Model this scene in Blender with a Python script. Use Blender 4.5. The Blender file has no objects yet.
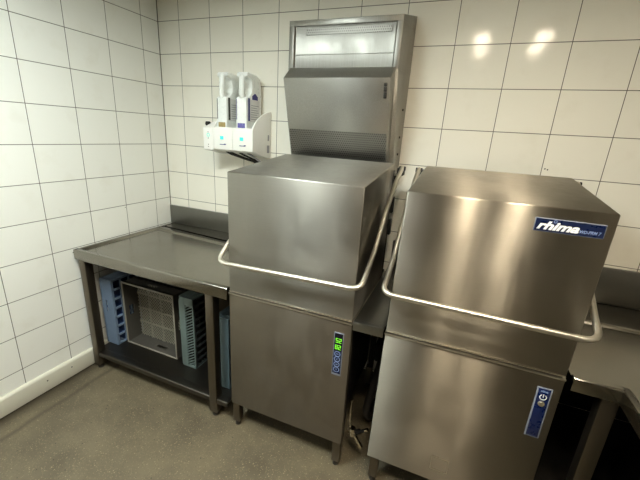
import bpy, bmesh, math, random
from mathutils import Vector, Matrix
random.seed(7)
scene = bpy.context.scene
COL = scene.collection
PI = math.pi

# ------------------------------------------------------------------ materials
def srgb(r, g, b):
    f = lambda c: (c/255/12.92) if c/255 <= .04045 else ((c/255+.055)/1.055)**2.4
    return (f(r), f(g), f(b), 1)

class NT:
    def __init__(s, name):
        s.m = bpy.data.materials.new(name); s.m.use_nodes = True
        s.t = s.m.node_tree; s.t.nodes.clear()
        s.out = s.n('ShaderNodeOutputMaterial'); s.b = s.n('ShaderNodeBsdfPrincipled')
        s.l(s.b.outputs[0], s.out.inputs[0])
    def n(s, typ, **kw):
        nd = s.t.nodes.new(typ)
        for k, v in kw.items(): setattr(nd, k, v)
        return nd
    def l(s, a, b): s.t.links.new(a, b)
    def math(s, op, a, b=None, c=None):
        nd = s.n('ShaderNodeMath', operation=op)
        for i, v in enumerate((a, b, c)):
            if v is None: continue
            if isinstance(v, (int, float)): nd.inputs[i].default_value = v
            else: s.l(v, nd.inputs[i])
        return nd.outputs[0]
    def geo(s):
        g = s.n('ShaderNodeNewGeometry'); x = s.n('ShaderNodeSeparateXYZ'); s.l(g.outputs['Position'], x.inputs[0])
        return g, x
    def noise(s, vec, scale, detail=2, rough=.5):
        nd = s.n('ShaderNodeTexNoise'); nd.inputs['Scale'].default_value = scale
        nd.inputs['Detail'].default_value = detail; nd.inputs['Roughness'].default_value = rough
        if vec is not None: s.l(vec, nd.inputs['Vector'])
        return nd.outputs['Fac']
    def scaled(s, vec, sc):
        m = s.n('ShaderNodeMapping'); m.inputs['Scale'].default_value = sc; s.l(vec, m.inputs['Vector']); return m.outputs[0]
    def mix(s, fac, a, b):
        nd = s.n('ShaderNodeMix', data_type='RGBA')
        for sock, v in ((nd.inputs[0], fac), (nd.inputs[6], a), (nd.inputs[7], b)):
            if isinstance(v, (int, float)): sock.default_value = v
            elif isinstance(v, tuple): sock.default_value = v
            else: s.l(v, sock)
        return nd.outputs[2]
    def rng(s, v, a, b, c, d):
        nd = s.n('ShaderNodeMapRange'); s.l(v, nd.inputs[0])
        for i, q in enumerate((a, b, c, d)): nd.inputs[i+1].default_value = q
        return nd.outputs[0]
    def bump(s, h, strength, dist):
        nd = s.n('ShaderNodeBump'); nd.inputs['Strength'].default_value = strength; nd.inputs['Distance'].default_value = dist
        s.l(h, nd.inputs['Height']); s.l(nd.outputs[0], s.b.inputs['Normal']); return nd
    def set(s, **kw):
        for k, v in kw.items():
            i = s.b.inputs[k.replace('_', ' ')]
            if isinstance(v, (int, float, tuple)): i.default_value = v
            else: s.l(v, i)
        return s

def plain(name, col, rough=.5, metal=0, **kw):
    t = NT(name); t.set(Base_Color=srgb(*col), Roughness=rough, Metallic=metal, **kw)
    g, x = t.geo()
    n = t.noise(g.outputs['Position'], 60, 3)
    t.set(Roughness=t.rng(n, .3, .7, max(0, rough-.06), min(1, rough+.06)))
    return t.m

def emit(name, col, strength):
    t = NT(name); t.set(Base_Color=(0, 0, 0, 1), Emission_Color=col, Emission_Strength=strength); return t.m

TW, TH, ZOFF = .2506, .2, .015
def tile_mat(name, axis, off, base):
    t = NT(name); g, x = t.geo()
    def line(c, o, w, half):
        a = t.math('FRACT', t.math('DIVIDE', t.math('SUBTRACT', c, o), w))
        d = t.math('MULTIPLY', t.math('MINIMUM', a, t.math('SUBTRACT', 1.0, a)), w)   # metres to the nearest joint
        return d
    d1 = line(x.outputs[axis], off, TW, 0); d2 = line(x.outputs[2], ZOFF, TH, 0)
    d = t.math('MINIMUM', d1, d2)
    grout = t.math('MAXIMUM', t.rng(d, .0012, .0021, 1, 0), t.rng(t.math('ABSOLUTE', x.outputs[axis]), .0030, .0045, 1, 0))
    # each tile slightly different
    cx = t.math('FLOOR', t.math('DIVIDE', t.math('SUBTRACT', x.outputs[axis], off), TW))
    cz = t.math('FLOOR', t.math('DIVIDE', t.math('SUBTRACT', x.outputs[2], ZOFF), TH))
    cv = t.n('ShaderNodeCombineXYZ'); t.l(cx, cv.inputs[0]); t.l(cz, cv.inputs[1])
    wn = t.n('ShaderNodeTexWhiteNoise', noise_dimensions='3D'); t.l(cv.outputs[0], wn.inputs[0])
    v = t.rng(wn.outputs['Value'], 0, 1, 0, .35)
    dirt = t.noise(g.outputs['Position'], 7, 4, .6)
    c = t.mix(v, srgb(*base), srgb(*[max(0, q-10) for q in base]))
    c = t.mix(t.rng(dirt, .55, .8, 0, .18), c, srgb(204, 196, 174))
    c = t.mix(grout, c, srgb(92, 88, 80))
    t.set(Base_Color=c, Roughness=t.rng(grout, 0, 1, .09, .85), IOR=1.5, Specular_IOR_Level=.28)
    wob = t.noise(g.outputs['Position'], 38, 2)
    fine = t.noise(g.outputs['Position'], 150, 2)
    edge = t.rng(d, .001, .004, -.4, 0)
    h = t.math('ADD', t.math('ADD', t.math('MULTIPLY', wob, .5), t.math('MULTIPLY', fine, .26)), edge)
    t.bump(h, .4, .0012)
    return t.m

def steel(name, col, r0=.3, brush='h', aniso=.75, streak=.12, blot=.12):
    t = NT(name); g, x = t.geo()
    if brush == 'h':                      # grain across: lights smear upwards
        fine = t.noise(t.scaled(g.outputs['Position'], (4, 4, 900)), 1, 3)
    elif brush == 'v':
        fine = t.noise(t.scaled(g.outputs['Position'], (700, 700, 5)), 1, 3)
    elif brush == 'y':
        fine = t.noise(t.scaled(g.outputs['Position'], (8, 500, 8)), 1, 3)
    else:
        fine = t.noise(g.outputs['Position'], 14, 3)
    bl = t.noise(g.outputs['Position'], 6, 5, .6)
    sm = t.noise(t.scaled(g.outputs['Position'], (30, 30, 5)), 1, 4, .65)
    base = srgb(*col); dark = tuple(q*.72 for q in base[:3])+(1,)
    c = t.mix(t.rng(fine, .3, .7, 0, streak*2), base, dark)
    c = t.mix(t.rng(bl, .45, .75, 0, blot), c, dark)
    r = t.math('ADD', t.rng(bl, .3, .7, r0-(.05 if aniso else .02), r0+(.08 if aniso else .05)), t.rng(sm, .4, .7, -.02, .05) if aniso else .0)
    t.set(Base_Color=c, Metallic=1.0, Roughness=r)
    if aniso:
        t.set(Anisotropic=aniso)
        cr = t.n('ShaderNodeVectorMath', operation='CROSS_PRODUCT')
        t.l(g.outputs['Normal'], cr.inputs[0]); cr.inputs[1].default_value = (1, 0, 0)
        ad = t.n('ShaderNodeVectorMath', operation='ADD'); t.l(cr.outputs[0], ad.inputs[0]); ad.inputs[1].default_value = (0, .002, .02)
        t.l(ad.outputs[0], t.b.inputs['Tangent'])
    return t.m

M = {}
M['tile_back'] = tile_mat('glazed_tile_back', 0, .1811, (240, 237, 226))
M['tile_left'] = tile_mat('glazed_tile_left', 1, -.1400, (241, 241, 235))
M['hood'] = steel('brushed_steel', (166, 160, 149), .33, 'h', 1.0, .08, .10)
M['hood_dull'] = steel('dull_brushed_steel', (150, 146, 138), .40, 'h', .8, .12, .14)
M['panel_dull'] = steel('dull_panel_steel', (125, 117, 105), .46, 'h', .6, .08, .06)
M['panel'] = steel('brushed_steel_panel', (146, 139, 127), .38, 'h', 1.0, .08, .06)
M['duct'] = steel('duct_steel', (164, 162, 156), .40, 'v', .5, .45, .2)
M['top'] = steel('worn_worktop_steel', (146, 142, 133), .22, 'n', 0, .06, .12)
M['leg'] = steel('leg_steel', (118, 110, 98), .36, 'v', 0, .1, .1)
M['shelf'] = steel('shelf_steel', (94, 90, 84), .38, 'n', 0, .1, .2)
M['splash'] = steel('splash_steel', (134, 133, 129), .34, 'n', 0, .05, .1)
M['chrome'] = plain('polished_tube', (226, 220, 208), .36, 1)
M['valve'] = plain('chromed_valve', (215, 205, 185), .15, 1)
M['rim'] = plain('bright_rim', (205, 198, 184), .36, 1)
M['black'] = plain('black_rubber', (18, 17, 16), .6)
M['hose'] = plain('dark_grey_hose', (46, 43, 40), .55)
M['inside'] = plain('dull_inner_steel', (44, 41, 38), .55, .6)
M['white_plastic'] = plain('white_plastic', (240, 240, 236), .35)
M['bottle'] = plain('milky_plastic', (236, 240, 238), .3, 0, Subsurface_Weight=.25, Subsurface_Radius=(.01, .01, .01))
M['amber'] = plain('amber_liquid', (158, 140, 92), .25)
M['violet'] = plain('violet_liquid', (96, 92, 160), .25)
M['label_w'] = plain('paper_label', (214, 214, 214), .5)
M['label_grey'] = plain('printed_grey', (150, 150, 156), .5)
M['label_dark'] = plain('printed_dark', (46, 46, 38), .5)
M['label_blue'] = plain('printed_blue', (44, 40, 120), .5)
M['navy'] = plain('navy_panel', (17, 28, 62), .3)
M['blue'] = plain('blue_panel', (8, 27, 74), .3)
M['navy_dark'] = plain('dark_display', (10, 14, 30), .2)
M['silver'] = plain('silver_border', (128, 134, 148), .35)
M['pale_blue'] = plain('pale_blue_print', (138, 158, 205), .4)
M['white_print'] = plain('white_print', (240, 242, 246), .4)
M['blue_rack'] = plain('light_blue_plastic', (110, 128, 152), .45)
M['teal_rack'] = plain('grey_green_plastic', (104, 120, 119), .45)
M['steelblue_rack'] = plain('slate_blue_plastic', (92, 112, 122), .5)
M['mesh_rack'] = plain('grey_plastic', (98, 94, 86), .5)
M['mesh_dark'] = plain('dark_grey_plastic', (70, 67, 62), .55)
M['board'] = plain('beige_board', (150, 134, 108), .6)
M['trim'] = plain('cream_trim', (222, 219, 204), .4)
M['hole'] = plain('drill_hole', (40, 36, 30), .8)
M['ceiling'] = plain('ceiling_board', (222, 220, 212), .8)
M['led_green'] = emit('led_green', (.22, .9, .03, 1), .95)
M['led_teal'] = emit('led_teal', (.05, .85, .55, 1), 1.15)
M['lamp_warm'] = emit('lamp_warm', (1, .87, .66, 1), 340)
M['fill_far'] = emit('fill_far', (1, .95, .85, 1), 9)
M['lamp_cool'] = emit('lamp_cool', (.90, 1, .96, 1), 40)

def floor_mat():
    t = NT('speckled_vinyl'); g, x = t.geo(); P = g.outputs['Position']
    a = t.noise(P, 4, 5, .6)
    c = t.mix(t.rng(a, .35, .7, 0, 1), srgb(110, 101, 82), srgb(88, 80, 64))
    def speck(scale, thr, w, col, c, seed):
        v = t.n('ShaderNodeTexVoronoi'); v.inputs['Scale'].default_value = scale
        mp = t.n('ShaderNodeMapping'); mp.inputs['Location'].default_value = (seed, seed*1.7, 0); t.l(P, mp.inputs['Vector']); t.l(mp.outputs[0], v.inputs['Vector'])
        sp = t.n('ShaderNodeSeparateColor'); t.l(v.outputs['Color'], sp.inputs[0])
        pick = t.rng(sp.outputs[0], thr, thr+.02, 0, 1)
        near = t.rng(v.outputs['Distance'], w*.6, w, 1, 0)
        return t.mix(t.math('MULTIPLY', pick, near), c, srgb(*col))
    c = speck(140, .45, .34, (132, 121, 97), c, 0)
    c = speck(150, .6, .3, (82, 74, 59), c, 5)
    c = speck(90, .80, .30, (146, 134, 108), c, 11)
    c = speck(60, .93, .2, (46, 40, 33), c, 23)
    # darker band along the left skirting and a scuffed seam beside it
    wob = t.math('MULTIPLY', t.math('SUBTRACT', t.noise(P, 5, 3), .5), .03)
    xx = t.math('ADD', x.outputs[0], wob)
    band = t.rng(xx, .03, .12, .85, 0)
    c = t.mix(band, c, srgb(62, 54, 42))
    seam = t.rng(t.math('ABSOLUTE', t.math('SUBTRACT', xx, .16)), .003, .025, .65, 0)
    c = t.mix(seam, c, srgb(66, 58, 45))
    st = t.rng(t.noise(P, 9, 5, .7), .6, .75, 0, .4)
    c = t.mix(st, c, srgb(92, 84, 68))
    t.set(Base_Color=c, Roughness=t.rng(a, .3, .7, .42, .6))
    t.bump(t.noise(P, 320, 2), .3, .001)
    return t.m
M['floor'] = floor_mat()

def perf_mat():
    t = NT('perforated_steel'); g, x = t.geo()
    p = .011
    row = t.math('FLOOR', t.math('DIVIDE', x.outputs[2], p))
    sh = t.math('MULTIPLY', t.math('MODULO', row, 2), .5)
    fx = t.math('SUBTRACT', t.math('FRACT', t.math('ADD', t.math('DIVIDE', x.outputs[0], p), sh)), .5)
    fz = t.math('SUBTRACT', t.math('FRACT', t.math('DIVIDE', x.outputs[2], p)), .5)
    d = t.math('SQRT', t.math('ADD', t.math('MULTIPLY', fx, fx), t.math('MULTIPLY', fz, fz)))
    h = t.rng(d, .26, .33, 1, 0)
    t.set(Base_Color=t.mix(h, srgb(132, 130, 125), srgb(82, 80, 76)), Metallic=1.0, Roughness=.42)
    return t.m
M['perf'] = perf_mat()

# ------------------------------------------------------------------ mesh helpers
def new(): return bmesh.new()
def _bev(bm, edges, w, seg=2):
    if w > 0: bmesh.ops.bevel(bm, geom=edges, offset=w, segments=seg, affect='EDGES', profile=.5, clamp_overlap=True)
def box(bm, x0, x1, y0, y1, z0, z1, bev=0.0, seg=2, mi=0):
    x0, x1 = sorted((x0, x1)); y0, y1 = sorted((y0, y1)); z0, z1 = sorted((z0, z1))
    v = [bm.verts.new((x, y, z)) for x in (x0, x1) for y in (y0, y1) for z in (z0, z1)]
    fs = [bm.faces.new([v[i] for i in q]) for q in ((0,1,3,2),(4,6,7,5),(0,4,5,1),(2,3,7,6),(0,2,6,4),(1,5,7,3))]
    for f in fs: f.material_index = mi
    if bev: _bev(bm, list({e for f in fs for e in f.edges}), min(bev, .49*min(x1-x0, y1-y0, z1-z0)), seg)
def prism(bm, prof, axis, a0, a1, bev=0.0, seg=2, mi=0, a0f=None, a1f=None):
    """prof: 2-D outline in the two other axes; extruded along axis from a0 to a1 (a0f/a1f: functions of the 2-D point)."""
    def P(p, a):
        if axis == 'x': return (a, p[0], p[1])
        if axis == 'y': return (p[0], a, p[1])
        return (p[0], p[1], a)
    va = [bm.verts.new(P(p, a0f(p) if a0f else a0)) for p in prof]
    vb = [bm.verts.new(P(p, a1f(p) if a1f else a1)) for p in prof]
    n = len(prof); fs = [bm.faces.new(va), bm.faces.new(vb[::-1])]
    for i in range(n): fs.append(bm.faces.new((va[i], vb[i], vb[(i+1) % n], va[(i+1) % n])))
    for f in fs: f.material_index = mi
    bmesh.ops.recalc_face_normals(bm, faces=fs)
    if bev: _bev(bm, list({e for f in fs for e in f.edges}), bev, seg)
def bar(bm, p, q, w, d, up=(0, 0, 1)):
    """rectangular bar from p to q, w wide, d deep"""
    p, q = Vector(p), Vector(q); t = (q-p).normalized(); s = t.cross(Vector(up)).normalized(); u = s.cross(t)
    v = [bm.verts.new(c + s*w/2*a + u*d/2*b) for c in (p, q) for a, b in ((-1,-1),(1,-1),(1,1),(-1,1))]
    for f in ((0,1,2,3),(7,6,5,4),(0,4,5,1),(1,5,6,2),(2,6,7,3),(3,7,4,0)): bm.faces.new([v[i] for i in f])
def cyl(bm, p, q, r, r2=None, seg=24, mi=0):
    p, q = Vector(p), Vector(q); r2 = r if r2 is None else r2
    t = (q-p).normalized(); a = t.orthogonal().normalized(); b = t.cross(a)
    ra = [bm.verts.new(p + (a*math.cos(2*PI*i/seg) + b*math.sin(2*PI*i/seg))*r) for i in range(seg)]
    rb = [bm.verts.new(q + (a*math.cos(2*PI*i/seg) + b*math.sin(2*PI*i/seg))*r2) for i in range(seg)]
    fs = [bm.faces.new(ra[::-1]), bm.faces.new(rb)]
    for i in range(seg): fs.append(bm.faces.new((ra[i], ra[(i+1) % seg], rb[(i+1) % seg], rb[i])))
    for f in fs: f.material_index = mi
def fillet(pts, rad, n=8):
    pts = [Vector(p) for p in pts]; out = [pts[0]]
    rads = rad if isinstance(rad, (list, tuple)) else [rad]*len(pts)
    for i in range(1, len(pts)-1):
        a, b, c = pts[i-1], pts[i], pts[i+1]
        u = (a-b).normalized(); v = (c-b).normalized(); ang = u.angle(v)
        if PI-ang < .02: out.append(b); continue
        d = min(rads[i]/math.tan(ang/2), .48*(a-b).length, .48*(c-b).length)
        p, q = b+u*d, b+v*d
        for k in range(n+1):
            s = k/n; out.append((1-s)**2*p + 2*s*(1-s)*b + s*s*q)
    out.append(pts[-1]); return out
def tube(bm, pts, r, seg=14):
    pts = [Vector(p) for p in pts]; rings = []; a = None
    for i, p in enumerate(pts):
        t = ((pts[i+1]-p) if i == 0 else (p-pts[i-1]) if i == len(pts)-1 else (pts[i+1]-pts[i-1])).normalized()
        a = t.orthogonal().normalized() if a is None else (a - t*a.dot(t)).normalized()
        b = t.cross(a)
        rings.append([bm.verts.new(p + (a*math.cos(2*PI*k/seg) + b*math.sin(2*PI*k/seg))*r) for k in range(seg)])
    for A, B in zip(rings, rings[1:]):
        for k in range(seg): bm.faces.new((A[k], A[(k+1) % seg], B[(k+1) % seg], B[k]))
    bm.faces.new(rings[0][::-1]); bm.faces.new(rings[-1])
def obj(name, bm, mats, parent=None, smooth=True):
    if not isinstance(mats, (list, tuple)): mats = [mats]
    bmesh.ops.recalc_face_normals(bm, faces=bm.faces[:])
    me = bpy.data.meshes.new(name); bm.to_mesh(me); bm.free()
    for m in mats: me.materials.append(m)
    if smooth:
        for p in me.polygons: p.use_smooth = True
        try: me.set_sharp_from_angle(angle=math.radians(32))
        except Exception: pass
    o = bpy.data.objects.new(name, me); COL.objects.link(o)
    if parent is not None:
        o.parent = parent; q = parent; w = Vector((0, 0, 0))
        while q is not None: w += q.location; q = q.parent
        o.location = -w if isinstance(parent, bpy.types.Object) else (0, 0, 0)
    return o
def thing(name, loc, label, cat, group=None):
    o = bpy.data.objects.new(name, None); COL.objects.link(o); o.location = loc; o.empty_display_size = .05
    return tag(o, label, cat, group)
def tag(o, label, cat, group=None):
    o['label'] = label; o['category'] = cat
    if group: o['group'] = group
    return o
def struct(o): o['kind'] = 'structure'; return o
def text_mesh(name, body, size, loc, mat, parent, shear=0.0, bold=0.0, width=None, xscale=1.0, rotz=0.0):
    """lettering facing -y, lower-left corner at loc"""
    cu = bpy.data.curves.new(name, 'FONT'); cu.body = body; cu.size = size; cu.shear = shear; cu.offset = bold; cu.extrude = .0004
    cu.resolution_u = 3
    tmp = bpy.data.objects.new(name+'_tmp', cu); COL.objects.link(tmp)
    bpy.context.view_layer.update()
    dg = bpy.context.evaluated_depsgraph_get()
    me = bpy.data.meshes.new_from_object(tmp.evaluated_get(dg))
    bpy.data.objects.remove(tmp)
    xs = [v.co.x for v in me.vertices]; x0, x1 = min(xs), max(xs)
    k = (width/(x1-x0)) if width else xscale
    for v in me.vertices:
        x, y, z = v.co; v.co = (loc[0] + (x-x0)*k, loc[1] - z, loc[2] + y)
    me.materials.clear(); me.materials.append(mat)
    o = bpy.data.objects.new(name, me); COL.objects.link(o)
    o.parent = parent; q = parent; w = Vector((0, 0, 0))
    while q is not None: w += q.location; q = q.parent
    o.location = -w
    return o

# ------------------------------------------------------------------ room
XR, YF, ZC = 3.42, -4.2, 2.4
bm = new(); box(bm, -.1, XR+.1, YF-.1, .1, -.1, 0); struct(obj('floor', bm, M['floor'], smooth=False))
bm = new(); box(bm, -.1, XR+.1, YF-.1, .1, ZC, ZC+.1); struct(obj('ceiling', bm, M['ceiling'], smooth=False))
bm = new(); box(bm, -.1, XR+.1, 0, .1, 0, ZC)
for x, z in ((2.45, 1.452), (2.56, 1.30), (2.7, 1.19), (2.462, 1.449)):
    cyl(bm, (x, .001, z), (x, -.0006, z), .0035, seg=10, mi=1)
struct(obj('wall_back', bm, [M['tile_back'], M['hole']], smooth=False))
bm = new(); box(bm, -.1, 0, YF, 0, 0, ZC)
for y, z in ((-.73, .755), (-.78, .79), (-.40, 1.0)):
    cyl(bm, (-.001, y, z), (.0006, y, z), .003, seg=10, mi=1)
struct(obj('wall_left', bm, [M['tile_left'], M['hole']], smooth=False))
bm = new(); box(bm, XR, XR+.1, YF, 0, 0, ZC); struct(obj('wall_right', bm, plain('grey_painted_wall', (120, 114, 104), .6), smooth=False))
bm = new(); box(bm, -.1, XR+.1, YF-.1, YF, 0, ZC); struct(obj('wall_front', bm, plain('dark_partition', (62, 57, 52), .6), smooth=False))
bm = new()
prism(bm, [(.0005, .010), (.021, .010), (.021, .108), (.015, .118), (.0005, .122)], 'y', YF+.01, -.003, .002)
for y in (-1.05, -.91):
    cyl(bm, (.02, y, .075), (.0215, y, .075), .004, seg=10, mi=1)
struct(obj('baseboard_left', bm, [M['trim'], M['hole']]))

# ------------------------------------------------------------------ ceiling lamps (outside the frame, seen as reflections, plus an added fill panel)
def downlight(x, y, label, mat='lamp_warm', r=.045):
    t = thing('ceiling_downlight', (x, y, ZC), label, 'ceiling light')
    bm = new(); n = 32
    ring = []
    for rr, z in ((r+.018, ZC-.0005), (r+.018, ZC-.006), (r+.002, ZC-.008), (r, ZC-.002)):
        ring.append([bm.verts.new((x+rr*math.cos(2*PI*i/n), y+rr*math.sin(2*PI*i/n), z)) for i in range(n)])
    for A, B in zip(ring, ring[1:]):
        for i in range(n): bm.faces.new((A[i], A[(i+1) % n], B[(i+1) % n], B[i]))
    obj('trim_ring', bm, M['white_plastic'], t)
    bm = new(); cyl(bm, (x, y, ZC-.004), (x, y, ZC-.001), r-.001, seg=32); obj('lens', bm, M[mat], t)
downlight(2.05, -1.50, 'warm round ceiling downlight nearest the back wall, above the gap between the dishwashers')
downlight(2.05, -1.93, 'warm round ceiling downlight over the spot the photo was taken from')
downlight(2.50, -1.50, 'warm round ceiling downlight nearest the back wall, above the right dishwasher')
downlight(2.50, -1.93, 'warm round ceiling downlight in front of the right dishwasher, farther from the back wall')
def panel_light(x, y, w, d, label, mat='lamp_cool'):
    t = thing('ceiling_panel_light', (x, y, ZC), label, 'ceiling light')
    bm = new()
    for a in ((x-w/2, x+w/2, y-d/2, y-d/2+.02), (x-w/2, x+w/2, y+d/2-.02, y+d/2), (x-w/2, x-w/2+.02, y-d/2+.02, y+d/2-.02), (x+w/2-.02, x+w/2, y-d/2+.02, y+d/2-.02)):
        box(bm, *a, ZC-.03, ZC-.0005, .002)
    obj('frame', bm, M['white_plastic'], t)
    bm = new(); box(bm, x-w/2+.02, x+w/2-.02, y-d/2+.02, y+d/2-.02, ZC-.02, ZC-.006); obj('diffuser', bm, M[mat], t)
panel_light(.98, -1.72, .60, .50, 'cool white rectangular ceiling light above the floor in front of the steel table')

# ------------------------------------------------------------------ left steel table
panel_light(.9, -3.2, .60, .50, 'dim rectangular fill light added out of view near the far end of the room', 'fill_far')  # unseen panel added as fill for the steel fronts
def square_leg(name, parent, x0, x1, y0, y1, z0, z1, mat=None):
    bm = new(); box(bm, x0, x1, y0, y1, z0+.03, z1, .003); o = obj(name, bm, mat or M['leg'], parent)
    bm = new(); cx, cy = (x0+x1)/2, (y0+y1)/2; r = (x1-x0)*.33
    cyl(bm, (cx, cy, z0+.012), (cx, cy, z0+.034), r); cyl(bm, (cx, cy, z0+.0005), (cx, cy, z0+.012), r*1.15, r*1.05)
    obj('foot', bm, M['hose'], o); return o
tb = thing('steel_table', (.58, -.4, 0), 'low-edged stainless steel worktable in the tiled corner, with a lower shelf holding dish racks', 'table')
X0, X1, Y0, ZT = .035, 1.122, -.80, .82
bm = new()
box(bm, X0+.02, X1, Y0+.02, -.004, .796, .809)
prism(bm, [(Y0, .762), (Y0, .818), (Y0+.004, .822), (Y0+.026, .822), (Y0+.040, .8095), (Y0+.040, .800), (Y0+.006, .797), (Y0+.006, .762)], 'x', X0, X1, .0012)
prism(bm, [(X0, .762), (X0, .818), (X0+.004, .822), (X0+.020, .822), (X0+.038, .8095), (X0+.038, .800), (X0+.006, .797), (X0+.006, .762)], 'y', Y0+.004, -.004, .0012)
# low ridge that parts the wet area from the back ledge
v = []
for x, yc in ((X0+.03, -.178), (X1, -.268)):
    v.append([bm.verts.new((x, yc+dy, z)) for dy, z in ((-.028, .809), (-.016, .820), (.004, .822), (.016, .8185), (.05, .8185), (.05, .809))])
for i in range(6): bm.faces.new((v[0][i], v[0][(i+1) % 6], v[1][(i+1) % 6], v[1][i]))
bm.faces.new(v[0]); bm.faces.new(v[1][::-1])
prism(bm, [(X0+.03, -.15), (X1, -.24), (X1, -.004), (X0+.03, -.004)], 'z', .809, .8185)
obj('tabletop', bm, M['top'], tb)
bm = new(); box(bm, .012, X1-.02, -.022, -.003, .8185, .958, .003); obj('backsplash', bm, M['splash'], tb)
for x0 in (.048, .978):
    for y0 in (-.787, -.06):
        square_leg('leg', tb, x0, x0+.05, y0, y0+.05, 0, .796)
for ya in (-.772, -.040):
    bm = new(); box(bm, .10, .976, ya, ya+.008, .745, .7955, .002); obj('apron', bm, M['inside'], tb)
bm = new()
box(bm, .052, 1.095, -.735, -.03, .113, .122)
prism(bm, [(-.784, .095), (-.784, .120), (-.780, .124), (-.735, .124), (-.735, .113), (-.776, .113), (-.776, .095)], 'x', .098, .978, .001)
prism(bm, [(-.784, .095), (-.784, .120), (-.780, .124), (-.735, .124), (-.735, .113), (-.776, .113), (-.776, .095)], 'x', 1.028, 1.095, .001)
box(bm, .098, .978, -.738, -.73, .113, .1235)
obj('lower_shelf', bm, M['shelf'], tb)
SZ = .1245

# ------------------------------------------------------------------ dish racks on the shelf
def slotted(bm, axis, pos, th, a0, a1, b0, b1, slot=None, bev=.002):
    """flat wall, thickness th from pos, spanning a (first other axis) and b (second), with an optional hand slot (a0,a1,b0,b1)"""
    def B(p0, p1, q0, q1):
        if p1-p0 < 1e-4 or q1-q0 < 1e-4: return
        if axis == 'x': box(bm, pos, pos+th, p0, p1, q0, q1)
        elif axis == 'y': box(bm, p0, p1, pos, pos+th, q0, q1)
        else: box(bm, p0, p1, q0, q1, pos, pos+th)
    if slot is None: B(a0, a1, b0, b1); return
    s0, s1, t0, t1 = slot
    B(a0, s0, b0, b1); B(s1, a1, b0, b1); B(s0, s1, b0, t0); B(s0, s1, t1, b1)
# light blue glass rack, standing on edge, compartments towards the right
def side_rack(name, x0, x1, y0, y1, z0, z1, mat, label, cells, lattice=False, slot=True):
    t = thing(name, ((x0+x1)/2, (y0+y1)/2, z0), label, 'dish rack')
    w = .006
    bm = new(); zc = (z0+z1)/2
    if lattice:
        xm = x0 + (x1-x0)*.42
        prism(bm, [(x0, z0+.012), (x0+.008, z0), (xm, z0), (xm, z1), (x0+.022, z1), (x0+.006, z1-.014), (x0, z1-.035)], 'y', y0, y0+.012, .0012)
        box(bm, x1-.008, x1, y0, y0+w, z0, z1, .001); box(bm, xm, x1, y0, y0+w, z0, z0+.018); box(bm, xm, x1, y0, y0+w, z1-.05, z1)
        z = z0+.01
        while z < z1-.05:
            bar(bm, (xm-.002, y0+w/2, z), (x1-.004, y0+w/2, z+.036), .0055, w, (0, 1, 0)); z += .019
    else:
        slotted(bm, 'y', y0, w, x0, x1, z0, z1, (x0+(x1-x0)*.30, x0+(x1-x0)*.44, zc+.005, zc+.085) if slot else None)
        # raised rim and ribs round the front wall
        box(bm, x0-.003, x0+.006, y0-.002, y0+w, z0, z1, .001)
    slotted(bm, 'y', y1-w, w, x0, x1, z0, z1)
    slotted(bm, 'z', z0, w, x0, x1, y0+w, y1-w); slotted(bm, 'z', z1-w, w, x0, x1, y0+w, y1-w)
    for k in range(1, 4):      # horizontal ribs on the outer walls
        xr = x0 + (x1-x0)*k/4
        box(bm, xr-.0015, xr+.0015, y0+.03, y1-.03, z1, z1+.003)
    obj('outer_walls', bm, mat, t)
    bm = new(); n = cells
    for i in range(n+1):
        z = z0+w + (z1-z0-2*w)*i/n
        if 0 < i < n: box(bm, x0+.012, x1-.006, y0+w, y1-w, z-.002, z+.002)
    m = max(2, round(cells*(y1-y0)/(z1-z0)))
    for i in range(1, m):
        y = y0+w + (y1-y0-2*w)*i/m
        box(bm, x0+.012, x1-.006, y-.002, y+.002, z0+w, z1-w)
    obj('compartment_dividers', bm, M['navy_rib'] if mat is M['blue_rack'] else M['black'] if lattice else mat, t)
    bm = new()
    # open face rim: squares
    fw = .010
    box(bm, x1-.006, x1, y0+w, y0+w+fw, z0+w, z1-w); box(bm, x1-.006, x1, y1-w-fw, y1-w, z0+w, z1-w)
    for i in range(n+1):
        z = z0+w + (z1-z0-2*w)*i/n
        box(bm, x1-.006, x1, y0+w, y1-w, max(z0+w, z-.007), min(z1-w, z+.007))
    if not lattice:
        for i in range(1, m):
            y = y0+w + (y1-y0-2*w)*i/m
            box(bm, x1-.006, x1, y-.006, y+.006, z0+w, z1-w)
    obj('open_face_grid', bm, mat if not lattice else M['rack_dark'], t)
    bm = new()
    k = 9
    for i in range(k+1):
        z = z0+w + (z1-z0-2*w)*i/k; box(bm, x0, x0+.004, y0+w, y1-w, max(z0+w, z-.004), min(z1-w, z+.004))
        y = y0+w + (y1-y0-2*w)*i/k; box(bm, x0+.004, x0+.008, max(y0+w, y-.004), min(y1-w, y+.004), z0+w, z1-w)
    obj('base_grid', bm, mat, t)
    return t
M['navy_rib'] = plain('deep_blue_rib', (34, 58, 104), .5)
M['rack_dark'] = plain('dark_rack_rib', (52, 58, 60), .5)
side_rack('dish_rack', .040, .136, -.672, -.225, SZ, .592, M['blue_rack'], 'light blue plastic glass rack stood on edge at the left end of the table shelf', 7)
side_rack('dish_rack', .652, .758, -.637, -.19, SZ, .598, M['teal_rack'], 'grey-green plastic rack with slanted lattice holes stood on edge beside the beige board', 10, lattice=True)
side_rack('dish_rack', .955, 1.045, -.690, -.25, SZ, .575, M['steelblue_rack'], 'slate blue rack wedged at the right end of the shelf beside the left dishwasher', 6, slot=False)
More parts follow.
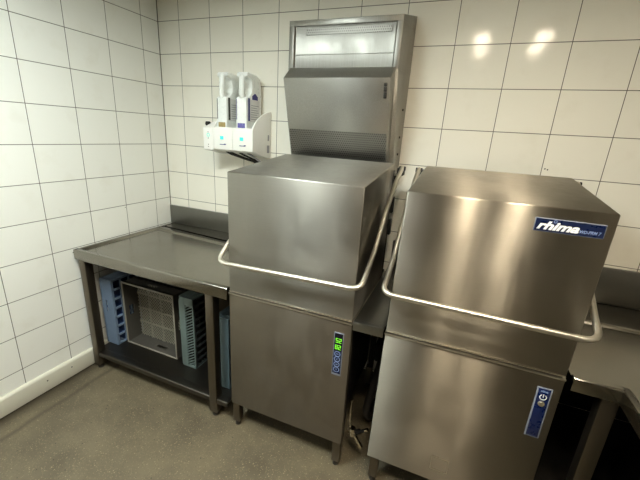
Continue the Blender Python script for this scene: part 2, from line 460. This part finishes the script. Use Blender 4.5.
# grey open basket facing the room
t = thing('mesh_dish_rack', (.37, -.56, SZ), 'dark grey mesh-bottomed dish rack stood upright with its open side facing the room', 'dish rack')
x0, x1, y0, y1, z0, z1 = .160, .585, -.612, -.505, SZ, .568
w = .006
bm = new()
slotted(bm, 'x', x0, w, y0, y1, z0, z1, (y0+.03, y0+.062, .315, .385)); slotted(bm, 'x', x1-w, w, y0, y1, z0, z1, (y0+.03, y0+.062, .315, .385))
slotted(bm, 'z', z0, w, x0+w, x1-w, y0, y1, (.37, .45, y0+.035, y0+.06)); slotted(bm, 'z', z1-w, w, x0+w, x1-w, y0, y1, (.33, .41, y0+.035, y0+.06))
for zc in (z1, z1-.0):
    box(bm, x0, x1, y0+.008, y0+.014, z1, z1+.004); box(bm, x0, x1, y1-.02, y1-.014, z1, z1+.004)
obj('side_walls', bm, M['mesh_dark'], t)
bm = new()
for a in ((x0-.004, x1+.004, z1-.006, z1+.004), (x0-.004, x1+.004, z0, z0+.008)): box(bm, a[0], a[1], y0-.006, y0, a[2], a[3], .0015)
for a in ((x0-.004, x0+.005), (x1-.005, x1+.004)): box(bm, a[0], a[1], y0-.006, y0, z0+.008, z1-.006, .0015)
obj('front_rim', bm, M['mesh_rim'] if 'mesh_rim' in M else plain('worn_grey_rim', (150, 146, 136), .4), t)
bm = new()
Wd, Hd = x1-x0-2*w, z1-z0-2*w
s = -Hd
while s < Wd:
    a = max(0, s); b = min(Wd, s+Hd)
    if b-a > .004:
        bar(bm, (x0+w+a, y1-.006, z0+w+(a-s)), (x0+w+b, y1-.006, z0+w+(b-s)), .0022, .003, (0, 1, 0))
        bar(bm, (x0+w+a, y1-.003, z1-w-(a-s)), (x0+w+b, y1-.003, z1-w-(b-s)), .0058, .004, (0, 1, 0))
    s += .0240
for i in range(1, 4):
    z = z0+w+Hd*i/4; box(bm, x0+w, x1-w, y1-.010, y1-.002, z-.004, z+.004)
    x = x0+w+Wd*i/4; box(bm, x-.004, x+.004, y1-.010, y1-.002, z0+w, z1-w)
bmm = plain('worn_grey_mesh', (150, 146, 132), .45)
obj('mesh_base', bm, bmm, t)
# dark rack added behind the mesh one to stand for shade in its openings
t = thing('dish_rack', (.37, -.42, SZ), 'added dark backing rack directly behind the mesh-bottomed rack, standing for the shade seen through its mesh', 'dish rack')
bm = new()
box(bm, x0, x1, -.488, -.482, SZ, z1, .001)
for k in range(9): box(bm, x0+.02+k*.045, x0+.024+k*.045, -.490, -.487, SZ+.01, z1-.01)
obj('base', bm, M['black'], t)
bm = new()
slotted(bm, 'x', x0, .006, -.482, -.38, SZ, z1); slotted(bm, 'x', x1-.006, .006, -.482, -.38, SZ, z1)
slotted(bm, 'z', SZ, .006, x0+.006, x1-.006, -.482, -.38); slotted(bm, 'z', z1-.006, .006, x0+.006, x1-.006, -.482, -.38)
obj('side_walls', bm, M['mesh_dark'], t)
# beige board
bm = new(); box(bm, .792, .836, -.556, -.12, SZ, .635, .006); tag(obj('cutting_board', bm, M['board']), 'thick beige board stood on edge between the grey-green rack and the table leg', 'cutting board')

# ------------------------------------------------------------------ dishwashers
def handle(parent, xa, xb, zl=.975, zr=.992, yf=-.852):  # arms just outside the hood
    half = [(-.205, 1.412), (-.35, 1.352), (-.52, 1.232), (-.66, 1.100), (-.765, 1.040)]
    pts = [(xb, y, z) for y, z in half] + [(xb, yf, zr), (xa, yf, zl)] + [(xa, y, z) for y, z in half[::-1]]
    rad = [.25, .25, .25, .25, .10, .07, .07, .10, .25, .25, .25, .25]
    bm = new(); tube(bm, fillet(pts, rad, 10), .0105, 16)
    h = obj('lift_handle', bm, M['chrome'], parent)
    for x, s in ((xa, 1), (xb, -1)):
        bm = new()
        box(bm, x-.012 if s > 0 else x-.024, x+.024 if s > 0 else x+.012, -.225, -.180, 1.372, 1.412, .006)
        cyl(bm, (x-.016, -.205, 1.408), (x+.016, -.205, 1.408), .011)
        bar(bm, (x+s*.012, -.2, 1.40), (x+s*.012, -.28, 1.33), .006, .022)
        obj('pivot_bracket', bm, M['black'], parent)
def rect_frame(bm, x0, x1, z0, z1, y, w, d):
    box(bm, x0, x1, y-d, y, z0, z0+w); box(bm, x0, x1, y-d, y, z1-w, z1)
    box(bm, x0, x0+w, y-d, y, z0+w, z1-w); box(bm, x1-w, x1, y-d, y, z0+w, z1-w)
YFR = -.79
def machine(name, label, xa, xb, lean=0.0, ytop=-.245, hx=(.0165, .034), hz=(.975, .992, -.852), zt=1.376, skin=('hood', 'panel')):
    t = thing(name, ((xa+xb)/2, -.45, 0), label, 'dishwasher')
    bm = new()
    f0 = lambda p: xa - lean*(.8-p[1])*.6
    prism(bm, [(YFR, .150), (YFR, .793), (YFR+.028, .793), (YFR+.028, .150)], 'x', xa, xb, .003, a0f=f0)
    obj('front_panel', bm, M[skin[1]], t)
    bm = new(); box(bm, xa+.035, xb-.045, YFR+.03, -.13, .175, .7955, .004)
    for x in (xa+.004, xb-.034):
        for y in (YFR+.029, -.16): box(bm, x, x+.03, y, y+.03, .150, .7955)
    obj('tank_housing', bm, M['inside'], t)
    bm = new()
    box(bm, xa-.001, xb+.001, YFR-.005, -.12, .7955, .8020, .0015)
    obj('tank_rim', bm, M['rim'], t)
    bm = new(); box(bm, xa+.010, xb-.010, YFR+.006, -.12, .8015, .8105); obj('tank_gasket', bm, M['black'], t)
    bm = new()
    g0 = lambda p: xa + .002 + lean*(p[1]-.812)*.9
    g1 = lambda p: xb - .001 + lean*(p[1]-.812)*.55
    prism(bm, [(YFR, .811), (YFR, zt), (ytop, 1.434), (ytop, .811)], 'x', xa, xb, .005, 3, a0f=g0, a1f=g1)
    wh = obj('wash_hood', bm, M[skin[0]], t)
    bm = new(); box(bm, xa+.002, xb-.002, YFR-.0025, YFR+.004, .8085, .8125, .001); obj('hood_edge', bm, M['rim'], wh)
    bm = new()
    box(bm, xa+.03, xb-.03, -.238, -.20, .8025, 1.395, .003)
    for x in (xa+.004, xb-.044): box(bm, x, x+.040, -.236, -.196, .8025, 1.395, .003)
    obj('rear_frame', bm, M['inside'], t)
    handle(t, xa-hx[0], xb+hx[1], *hz)
    for x0 in (xa+.004, xb-.044):
        for y0 in (YFR+.006, -.17):
            square_leg('leg', t, x0, x0+.040, y0, y0+.040, 0, .150)
    for zz in (1.10, 1.22, 1.33):
        bm = new(); box(bm, xb+.001, xb+.014, -.238, -.205, zz-.045, zz+.04, .003); obj('spring_guide', bm, M['black'], t)
    return t
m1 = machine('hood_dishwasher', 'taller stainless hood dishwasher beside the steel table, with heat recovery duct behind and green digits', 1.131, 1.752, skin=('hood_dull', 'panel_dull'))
m2 = machine('hood_dishwasher', 'stainless hood dishwasher at the right with the blue and white logo plate on its hood', 1.890, 2.516, .022, -.215, (.020, .030), (1.004, .998, -.862), 1.380)

# --- heat-recovery duct of the left machine
bm = new()
xa, xb = 1.109, 1.706; yb, yf = -.004, -.200; zt = 2.108
prism(bm, [(xa-.028, yb), (xa, yf), (xa+.028, yf), (xa+.034, yf+.010), (xb-.034, yf+.010), (xb-.028, yf), (xb, yf), (xb+.028, yb)], 'z', 1.875, zt-.026, .001)
prism(bm, [(yb, 1.36), (-.11, 1.36), (-.11, 1.45), (yf+.001, 1.876), (yb, 1.876)], 'x', xa, xb, .0015, a0f=lambda p: xa-.14*(p[0]+.2), a1f=lambda p: xb+.14*(p[0]+.2))
prism(bm, [(yf, zt-.026), (yf, zt), (yb, zt+.044), (yb, zt-.026)], 'x', xa, xb, .0015, a0f=lambda p: xa-.14*(p[0]+.2), a1f=lambda p: xb+.14*(p[0]+.2))
box(bm, xa+.034, xb-.034, yf+.004, yf+.010, 1.948, 1.951)
d1 = obj('exhaust_duct', bm, M['duct'], m1)
bm = new(); box(bm, 1.205, 1.655, yf+.007, yf+.0098, 2.040, 2.070); obj('top_perforated_strip', bm, M['perf'], d1)
bm = new()
prof = [(yf+.009, 1.886), (-.206, 1.884), (-.282, 1.824), (-.166, 1.430), (-.166+.05, 1.430)]
prism(bm, prof, 'x', 1.123, 1.692, .003)
d2 = obj('condenser_cowl', bm, M['duct'], m1)
bm = new()
sl = lambda z: -.166 - (z-1.430)*(.116/.394)
for z0, z1 in ((1.436, 1.572),):
    v = [bm.verts.new(p) for p in ((1.130, sl(z0)-.0012, z0), (1.685, sl(z0)-.0012, z0), (1.685, sl(z1)-.0012, z1), (1.130, sl(z1)-.0012, z1),
                                   (1.130, sl(z0)+.002, z0), (1.685, sl(z0)+.002, z0), (1.685, sl(z1)+.002, z1), (1.130, sl(z1)+.002, z1))]
    for q in ((0,1,2,3),(7,6,5,4),(0,4,5,1),(1,5,6,2),(2,6,7,3),(3,7,4,0)): bm.faces.new([v[i] for i in q])
obj('perforated_intake', bm, M['perf'], d2)
bm = new()
for z0, z1 in ((1.735, 1.762), (1.765, 1.785), (1.789, 1.803)):
    zc = (z0+z1)/2; box(bm, 1.662, 1.676, sl(zc)-.006, sl(zc)+.003, z0, z1, .001)
obj('clip', bm, M['inside'], d2)
for z in (1.47, 1.56, 1.70):
    bm = new(); cyl(bm, (xb+.016, -.06, z), (xb+.024, -.06, z), .006, seg=12); obj('screw', bm, M['inside'], d1)

# --- control strip, left machine
y = YFR
bm = new(); box(bm, 1.677, 1.7205, y-.002, y+.001, .529, .745, .0008); cp = obj('control_panel', bm, M['silver'], m1)
bm = new(); box(bm, 1.680, 1.7175, y-.003, y-.0015, .540, .741); obj('panel_face', bm, M['navy_dark'], cp)
bm = new(); box(bm, 1.680, 1.7175, y-.0034, y-.0025, .540, .655); obj('button_field', bm, M['navy'], cp)
def seg_digit(bm, ch, x, z, w, h, y):
    S = {'a': ((0, 1), (1, 1)), 'b': ((1, 1), (1, .5)), 'c': ((1, .5), (1, 0)), 'd': ((0, 0), (1, 0)), 'e': ((0, .5), (0, 0)), 'f': ((0, 1), (0, .5)), 'g': ((0, .5), (1, .5))}
    D = {'5': 'afgcd', '9': 'abcdfg', '8': 'abcdefg', '2': 'abged', '6': 'afgedc', '0': 'abcdef'}
    for s in D[ch]:
        (u0, v0), (u1, v1) = S[s]
        q = .0013
        box(bm, x+u0*w-q, x+u1*w+q, y-.0006, y, z+v0*h-q, z+v1*h+q)
bm = new()
for i, ch in enumerate('52'): seg_digit(bm, ch, 1.6875+i*.0145, .697, .0088, .019, y-.003)
for i, ch in enumerate('82'): seg_digit(bm, ch, 1.6865+i*.0145, .664, .0088, .019, y-.003)
obj('green_digits', bm, M['led_green'], cp)
def ring(bm, cx, cz, r, w, y, th=.0006, n=24, a0=0, a1=2*PI):
    k = n if a1-a0 >= 2*PI-.01 else n+1
    R = []
    for i in range(k):
        a = a0 + (a1-a0)*i/n
        R.append([bm.verts.new((cx+rr*math.cos(a), yy, cz+rr*math.sin(a))) for rr, yy in ((r, y), (r, y-th), (r-w, y-th), (r-w, y))])
    for i in range(n):
        A, B = R[i], R[(i+1) % k]
        for q in range(4): bm.faces.new((A[q], A[(q+1) % 4], B[(q+1) % 4], B[q]))
bm = new()
for i in range(4):
    zc = .640 - i*.0265; ring(bm, 1.6985, zc, .0135, .0022, y-.0034)
    if i % 2 == 0: box(bm, 1.6935, 1.7035, y-.004, y-.0034, zc-.001, zc+.001)
    else: box(bm, 1.6975, 1.6995, y-.004, y-.0034, zc-.005, zc+.005)
obj('button_rings', bm, M['pale_blue'], cp)

# --- control strip and logo, right machine
bm = new(); box(bm, 2.443, 2.4905, y-.002, y+.001, .533, .749, .0015); cp = obj('control_panel', bm, M['silver'], m2)
bm = new(); box(bm, 2.448, 2.4855, y-.003, y-.0015, .538, .744, .0006); obj('panel_face', bm, M['blue'], cp)
text_mesh('panel_lettering', 'rhima', .011, (2.456, y-.003, .7305), M['pale_blue'], cp, .2, .0003, width=.022)
bm = new(); ring(bm, 2.467, .710, .0115, .0028, y-.003, a0=PI/2+.5, a1=PI/2+2*PI-.5); box(bm, 2.4657, 2.4683, y-.0036, y-.003, .709, .7225); obj('power_symbol', bm, M['white_print'], cp)
bm = new(); cyl(bm, (2.466, y-.003, .684), (2.466, y-.007, .684), .0105); cyl(bm, (2.466, y-.007, .684), (2.466, y-.009, .684), .008, .0075); obj('push_button', bm, M['chrome'], cp)
bm = new(); box(bm, 2.310, 2.4975, y-.002, y+.001, 1.3005, 1.3445, .001); lp = obj('logo_plate', bm, M['silver'], m2)
bm = new(); box(bm, 2.3125, 2.495, y-.003, y-.0015, 1.303, 1.342); obj('logo_field', bm, M['navy'], lp)
text_mesh('logo_lettering', 'rhima', .036, (2.318, y-.003, 1.3095), M['white_print'], lp, .35, .0014, width=.114)
text_mesh('model_lettering', 'WD-PRM 7', .014, (2.433, y-.003, 1.3105), M['pale_blue'], lp, .25, .0002, width=.055)
bm = new(); ring(bm, 2.3655, 1.3365, .0045, .0012, y-.003); obj('logo_ring', bm, M['pale_blue'], lp)
bm = new(); rect_frame(bm, 2.150, 2.220, .215, .285, y, .0022, .0012); obj('rating_plate_outline', bm, M['rim'], m2)

# ------------------------------------------------------------------ filler shelf between the machines
bm = new()
box(bm, 1.7565, 1.884, -.79, -.004, .808, .816, .001)
box(bm, 1.7565, 1.884, -.801, -.793, .780, .822, .002)
box(bm, 1.7565, 1.884, -.795, -.775, .814, .822, .002)
box(bm, 1.7565, 1.884, -.022, -.004, .816, .965, .002)
prism(bm, [(-.30, .816), (-.29, .824), (-.27, .824), (-.25, .818), (-.022, .818), (-.022, .814), (-.30, .814)], 'x', 1.7565, 1.884, .0005)
tag(obj('drip_tray', bm, M['splash']), 'narrow steel drip tray filling the gap between the two dishwashers', 'tray')

# ------------------------------------------------------------------ plumbing in the gap
t = thing('drain_valve', (1.76, -.66, 0.1420), 'chromed drain tap low in the dark gap between the dishwashers', 'valve')
bm = new()
cyl(bm, (1.7535, -.69, 0.1570), (1.764, -.69, 0.1570), .016, seg=6); cyl(bm, (1.762, -.69, 0.1570), (1.800, -.69, 0.1500), .011)
cyl(bm, (1.778, -.69, 0.1720), (1.778, -.69, 0.1300), .015); cyl(bm, (1.782, -.69, 0.1470), (1.822, -.70, 0.1000), .010, .011)
cyl(bm, (1.816, -.70, 0.1070), (1.832, -.703, 0.0880), .013, seg=8)
obj('valve_body', bm, M['valve'], t)
bm = new(); cyl(bm, (1.797, -.69, 0.1520), (1.815, -.69, 0.1670), .012); bar(bm, (1.812, -.69, 0.1620), (1.845, -.69, 0.1870), .012, .010); obj('lever', bm, M['black'], t)
bm = new(); cyl(bm, (1.840, -.69, 0.1830), (1.853, -.69, 0.1930), .009); obj('coupling', bm, M['valve'], t)
bm = new(); tube(bm, fillet([(1.768, -.69, .170), (1.762, -.70, .22), (1.764, -.70, .34)], .05), .004, 10); tag(obj('steel_capillary', bm, M['valve']), 'thin metal pipe rising from the drain tap against the left dishwasher', 'pipe')
bm = new(); tube(bm, fillet([(1.815, -.30, .008+.022), (1.815, -.45, .035), (1.800, -.52, .14), (1.835, -.40, .40), (1.81, -.2, .60), (1.81, -.06, .62)], .08), .02, 14)
tag(obj('drain_hose', bm, M['hose']), 'dark flexible drain hose behind the drain tap', 'hose')
bm = new(); box(bm, 1.775, 1.865, -.30, -.12, .30, .42, .01); cyl(bm, (1.82, -.21, .42), (1.82, -.21, .47), .02)
bar(bm, (1.82, -.12, .36), (1.82, -.004, .36), .03, .03)
tag(obj('pump_box', bm, M['hose']), 'dark grey dosing box deep in the gap between the dishwashers', 'box')

# ------------------------------------------------------------------ right L-shaped table
rt = thing('steel_corner_table', (3.0, -.6, 0), 'L-shaped steel worktable right of the logo dishwasher, with smeared top and bent front corner', 'table')
xa, xc, xe, ye = 2.534, 2.668, XR-.005, -1.95
bm = new()
prism(bm, [(xa, -.004), (xa, -.775), (xc+.025, -.775), (xc+.025, ye), (xe, ye), (xe, -.004)], 'z', .800, .809)
lip = [(-.800, .770), (-.800, .817), (-.796, .821), (-.778, .821), (-.764, .8095), (-.764, .802), (-.794, .799), (-.794, .770)]
prism(bm, lip, 'x', xa, xc+.008, .001)
prism(bm, [(p[0]+.800+xc, p[1]) for p in lip], 'y', ye, -.778, .001)
prism(bm, [(-.302, .809), (-.294, .819), (-.280, .821), (-.266, .818), (-.022, .818), (-.022, .809)], 'x', xa, xe, .0008)
obj('tabletop', bm, M['top'], rt)
bm = new(); box(bm, xa, xe, -.022, -.004, .818, 1.004, .003); obj('backsplash', bm, M['splash'], rt)
for x0, y0 in ((2.630, -.786), (3.34, -.786), (2.70, -1.93), (3.34, -1.93), (2.56, -.08), (3.34, -.08)):
    square_leg('leg', rt, x0, x0+.05, y0, y0+.05, 0, .800)
bm = new(); box(bm, 2.56, 3.38, -.036, -.030, .19, .79); obj('shade_panel', bm, M['inside'], rt)  # dark sheet added as the shade under the table, covering the lit tiles
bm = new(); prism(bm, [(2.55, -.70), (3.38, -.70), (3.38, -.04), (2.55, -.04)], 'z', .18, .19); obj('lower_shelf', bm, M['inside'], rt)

# ------------------------------------------------------------------ chemical dispenser on the wall
ds = thing('chemical_dispenser', (.71, 0, 1.40), 'white wall-mounted detergent dispenser with teal lights, holding two canisters', 'dispenser')
xl, x1_, x2_, xr = .530, .606, .748, .893
yF = -.218
def side_prof(drop=0.0):
    P = [(yF, 1.426), (yF, 1.552)]
    for k in range(1, 11):
        a = k/10; P.append((yF + (.214)*a**1.15, 1.552 + .112*(1-(1-a)**1.9)))
    P.append((-.003, 1.384)); P.append((-.05, 1.384))
    return P
for a, b in ((xr-.010, xr), (x1_-.001, x1_+.006)):
    bm = new(); prism(bm, side_prof(), 'x', a, b, .002); obj('side_panel', bm, M['white_plastic'], ds)
for a, b in ((x1_+.006, x2_-.0012), (x2_+.0012, xr-.010)):
    bm = new(); prism(bm, [(yF+.001, 1.426), (yF-.001, 1.55), (yF+.014, 1.560), (yF+.019, 1.545), (-.02, 1.545), (-.02, 1.40), (-.06, 1.39)], 'x', a, b, .002)
    obj('front_module', bm, M['white_plastic'], ds)
bm = new(); box(bm, x1_, xr-.01, -.02, -.0004, 1.39, 1.64, .002); obj('back_plate', bm, M['white_plastic'], ds)
bm = new(); prism(bm, [(yF, 1.418), (yF-.001, 1.55), (-.12, 1.588), (-.03, 1.60), (-.003, 1.60), (-.003, 1.384), (-.05, 1.384)], 'x', xl, x1_-.002, .004); cu = obj('control_module', bm, M['white_plastic'], ds)
bm = new(); cyl(bm, (.512, -.16, 1.574), (.534, -.16, 1.574), .014); obj('lock_knob', bm, M['black'], ds)
for xc_ in (.672, .816):
    bm = new(); box(bm, xc_-.012, xc_+.012, yF-.0035, yF-.001, 1.485, 1.505, .002); obj('status_light', bm, M['led_teal'], ds)
    bm = new(); X = xc_+.01
    box(bm, X-.026, X+.016, yF-.0022, yF-.0002, 1.4535, 1.4575); box(bm, X+.006, X+.02, yF-.0022, yF-.0002, 1.457, 1.461)
    obj('printed_mark', bm, M['label_blue'], ds)
bm = new(); ring(bm, .570, 1.507, .011, .003, yF-.0010); obj('ring_light', bm, M['led_teal'], ds)
for z in (1.524, 1.488, 1.450, 1.437):
    bm = new(); box(bm, .566, .572, yF-.0022, yF-.0002, z-.002, z+.002); obj('printed_dot', bm, M['label_dark'], ds)
for q in ((-.052, -.024, 1.415, 1.462), (-.044, -.03, 1.49, 1.525)):
    bm = new(); box(bm, xr, xr+.0012, *q); obj('rating_sticker', bm, M['label_grey'], ds)
bm = new(); cyl(bm, (xr, -.155, 1.478), (xr+.003, -.155, 1.478), .006, seg=14); obj('screw_cap', bm, M['white_plastic'], ds)
for k, (xs, dx, dz) in enumerate(((.70, .10, -.02), (.73, .14, -.035), (.80, .08, -.03), (.86, .03, -.04))):
    bm = new(); tube(bm, fillet([(xs-.06, -.13, 1.408), (xs-.02, -.14, 1.396), (xs+dx*.7, -.11, 1.380+dz*.5), (xs+dx, -.04, 1.36+dz*.5), (xs+dx+.01, -.012, 1.20)], .03), .006, 8)
    obj('supply_tube', bm, M['black'] if k != 3 else M['label_grey'], ds)

def canister(x0, x1, y0, y1, z0, z1, label, strip, liquid):
    t = thing('chemical_canister', ((x0+x1)/2, (y0+y1)/2, z0), label, 'canister', 'canisters in the wall dispenser')
    # shoulder, a deep grip cut-out at the front, cap-like top
    prof = [(y0+.006, z0), (y0, z0+.006), (y0, z1-.150), (y0+.012, z1-.138), (y0+.040, z1-.132), (y0+.060, z1-.112), (y0+.066, z1-.085),
            (y0+.062, z1-.055), (y0+.050, z1-.036), (y0+.024, z1-.030), (y0+.012, z1-.024), (y0+.012, z1-.010), (y0+.022, z1),
            (y1-.045, z1-.008), (y1-.018, z1-.022), (y1-.006, z1-.050), (y1, z1-.130), (y1, z0+.006), (y1-.006, z0)]
    bm = new(); prism(bm, prof, 'x', x0, x1, .0055, 3); obj('canister_body', bm, M['bottle'], t)
    bm = new(); xm = (x0+x1)/2
    tube(bm, fillet([(xm, y0+.030, z1-.018), (xm, y0+.012, z1-.030), (xm, y0+.010, z1-.125), (xm, y0+.030, z1-.146)], .03), .017, 16)
    obj('grip', bm, M['bottle'], t)
    bm = new(); box(bm, x0+.006, x1-.006, y0-.0006, y0+.03, z0+.001, z0+.045, .006); obj('liquid_window', bm, M[liquid], t)
    bm = new(); box(bm, x1-.0005, x1+.0008, y0+.035, y1-.022, z0+.05, z1-.148, .0004); lb = obj('side_label', bm, M['label_w'], t)
    bm = new(); box(bm, x1+.0004, x1+.0014, y0+.018, y0+.037, z0+.055, z1-.142, .0003); obj('label_strip', bm, M[strip], lb)
    bm = new()
    for k in range(7):
        z = z0+.065+k*.013; box(bm, x1+.0006, x1+.0014, y0+.048, y1-.034-(k % 3)*.008, z, z+.004)
    obj('label_print', bm, M['label_grey'], lb)
    bm = new(); box(bm, x0+.004, x0+.008, y0-.0008, y0+.004, z0+.06, z1-.150); obj('edge_stripe', bm, M[strip], t)
    return t, lb
canister(.622, .694, -.196, -.030, 1.5465, 1.872, 'left canister in the wall dispenser, with dark label strip and amber foot', 'label_dark', 'amber')
t2, lb = canister(.762, .836, -.196, -.030, 1.5465, 1.872, 'right canister in the wall dispenser, with blue label strip and dark badge', 'label_blue', 'violet')
bm = new(); xq = .837
prism(bm, [(-.135, 1.725), (-.075, 1.725), (-.075, 1.745), (-.105, 1.762), (-.135, 1.745)], 'x', xq-.0004, xq+.0016); obj('badge', bm, M['label_blue'], lb)

# ------------------------------------------------------------------ camera
cam = bpy.data.cameras.new('camera'); cam.sensor_width = 36; cam.lens = 344.4148/640*36; cam.clip_start = .02
co = bpy.data.objects.new('camera', cam); COL.objects.link(co)
R = Matrix(((0.9234978535640458, -0.16344045873575772, 0.3470431254337783), (0.3792276169749892, 0.2527221218340516, -0.89012243183686), (0.057776543562859266, 0.9536344926563529, 0.2953694727455584)))
co.matrix_world = Matrix.Translation((2.069738, -2.037093, 1.556085)) @ R.to_4x4()
scene.camera = co
w = bpy.data.worlds.new('world'); w.use_nodes = True; w.node_tree.nodes['Background'].inputs[0].default_value = (.02, .02, .02, 1); scene.world = w
scene.view_settings.view_transform = 'Standard'; scene.view_settings.look = 'None'
scene.view_settings.gamma = 1; scene.view_settings.use_curve_mapping = False
scene.view_settings.exposure = 0.62
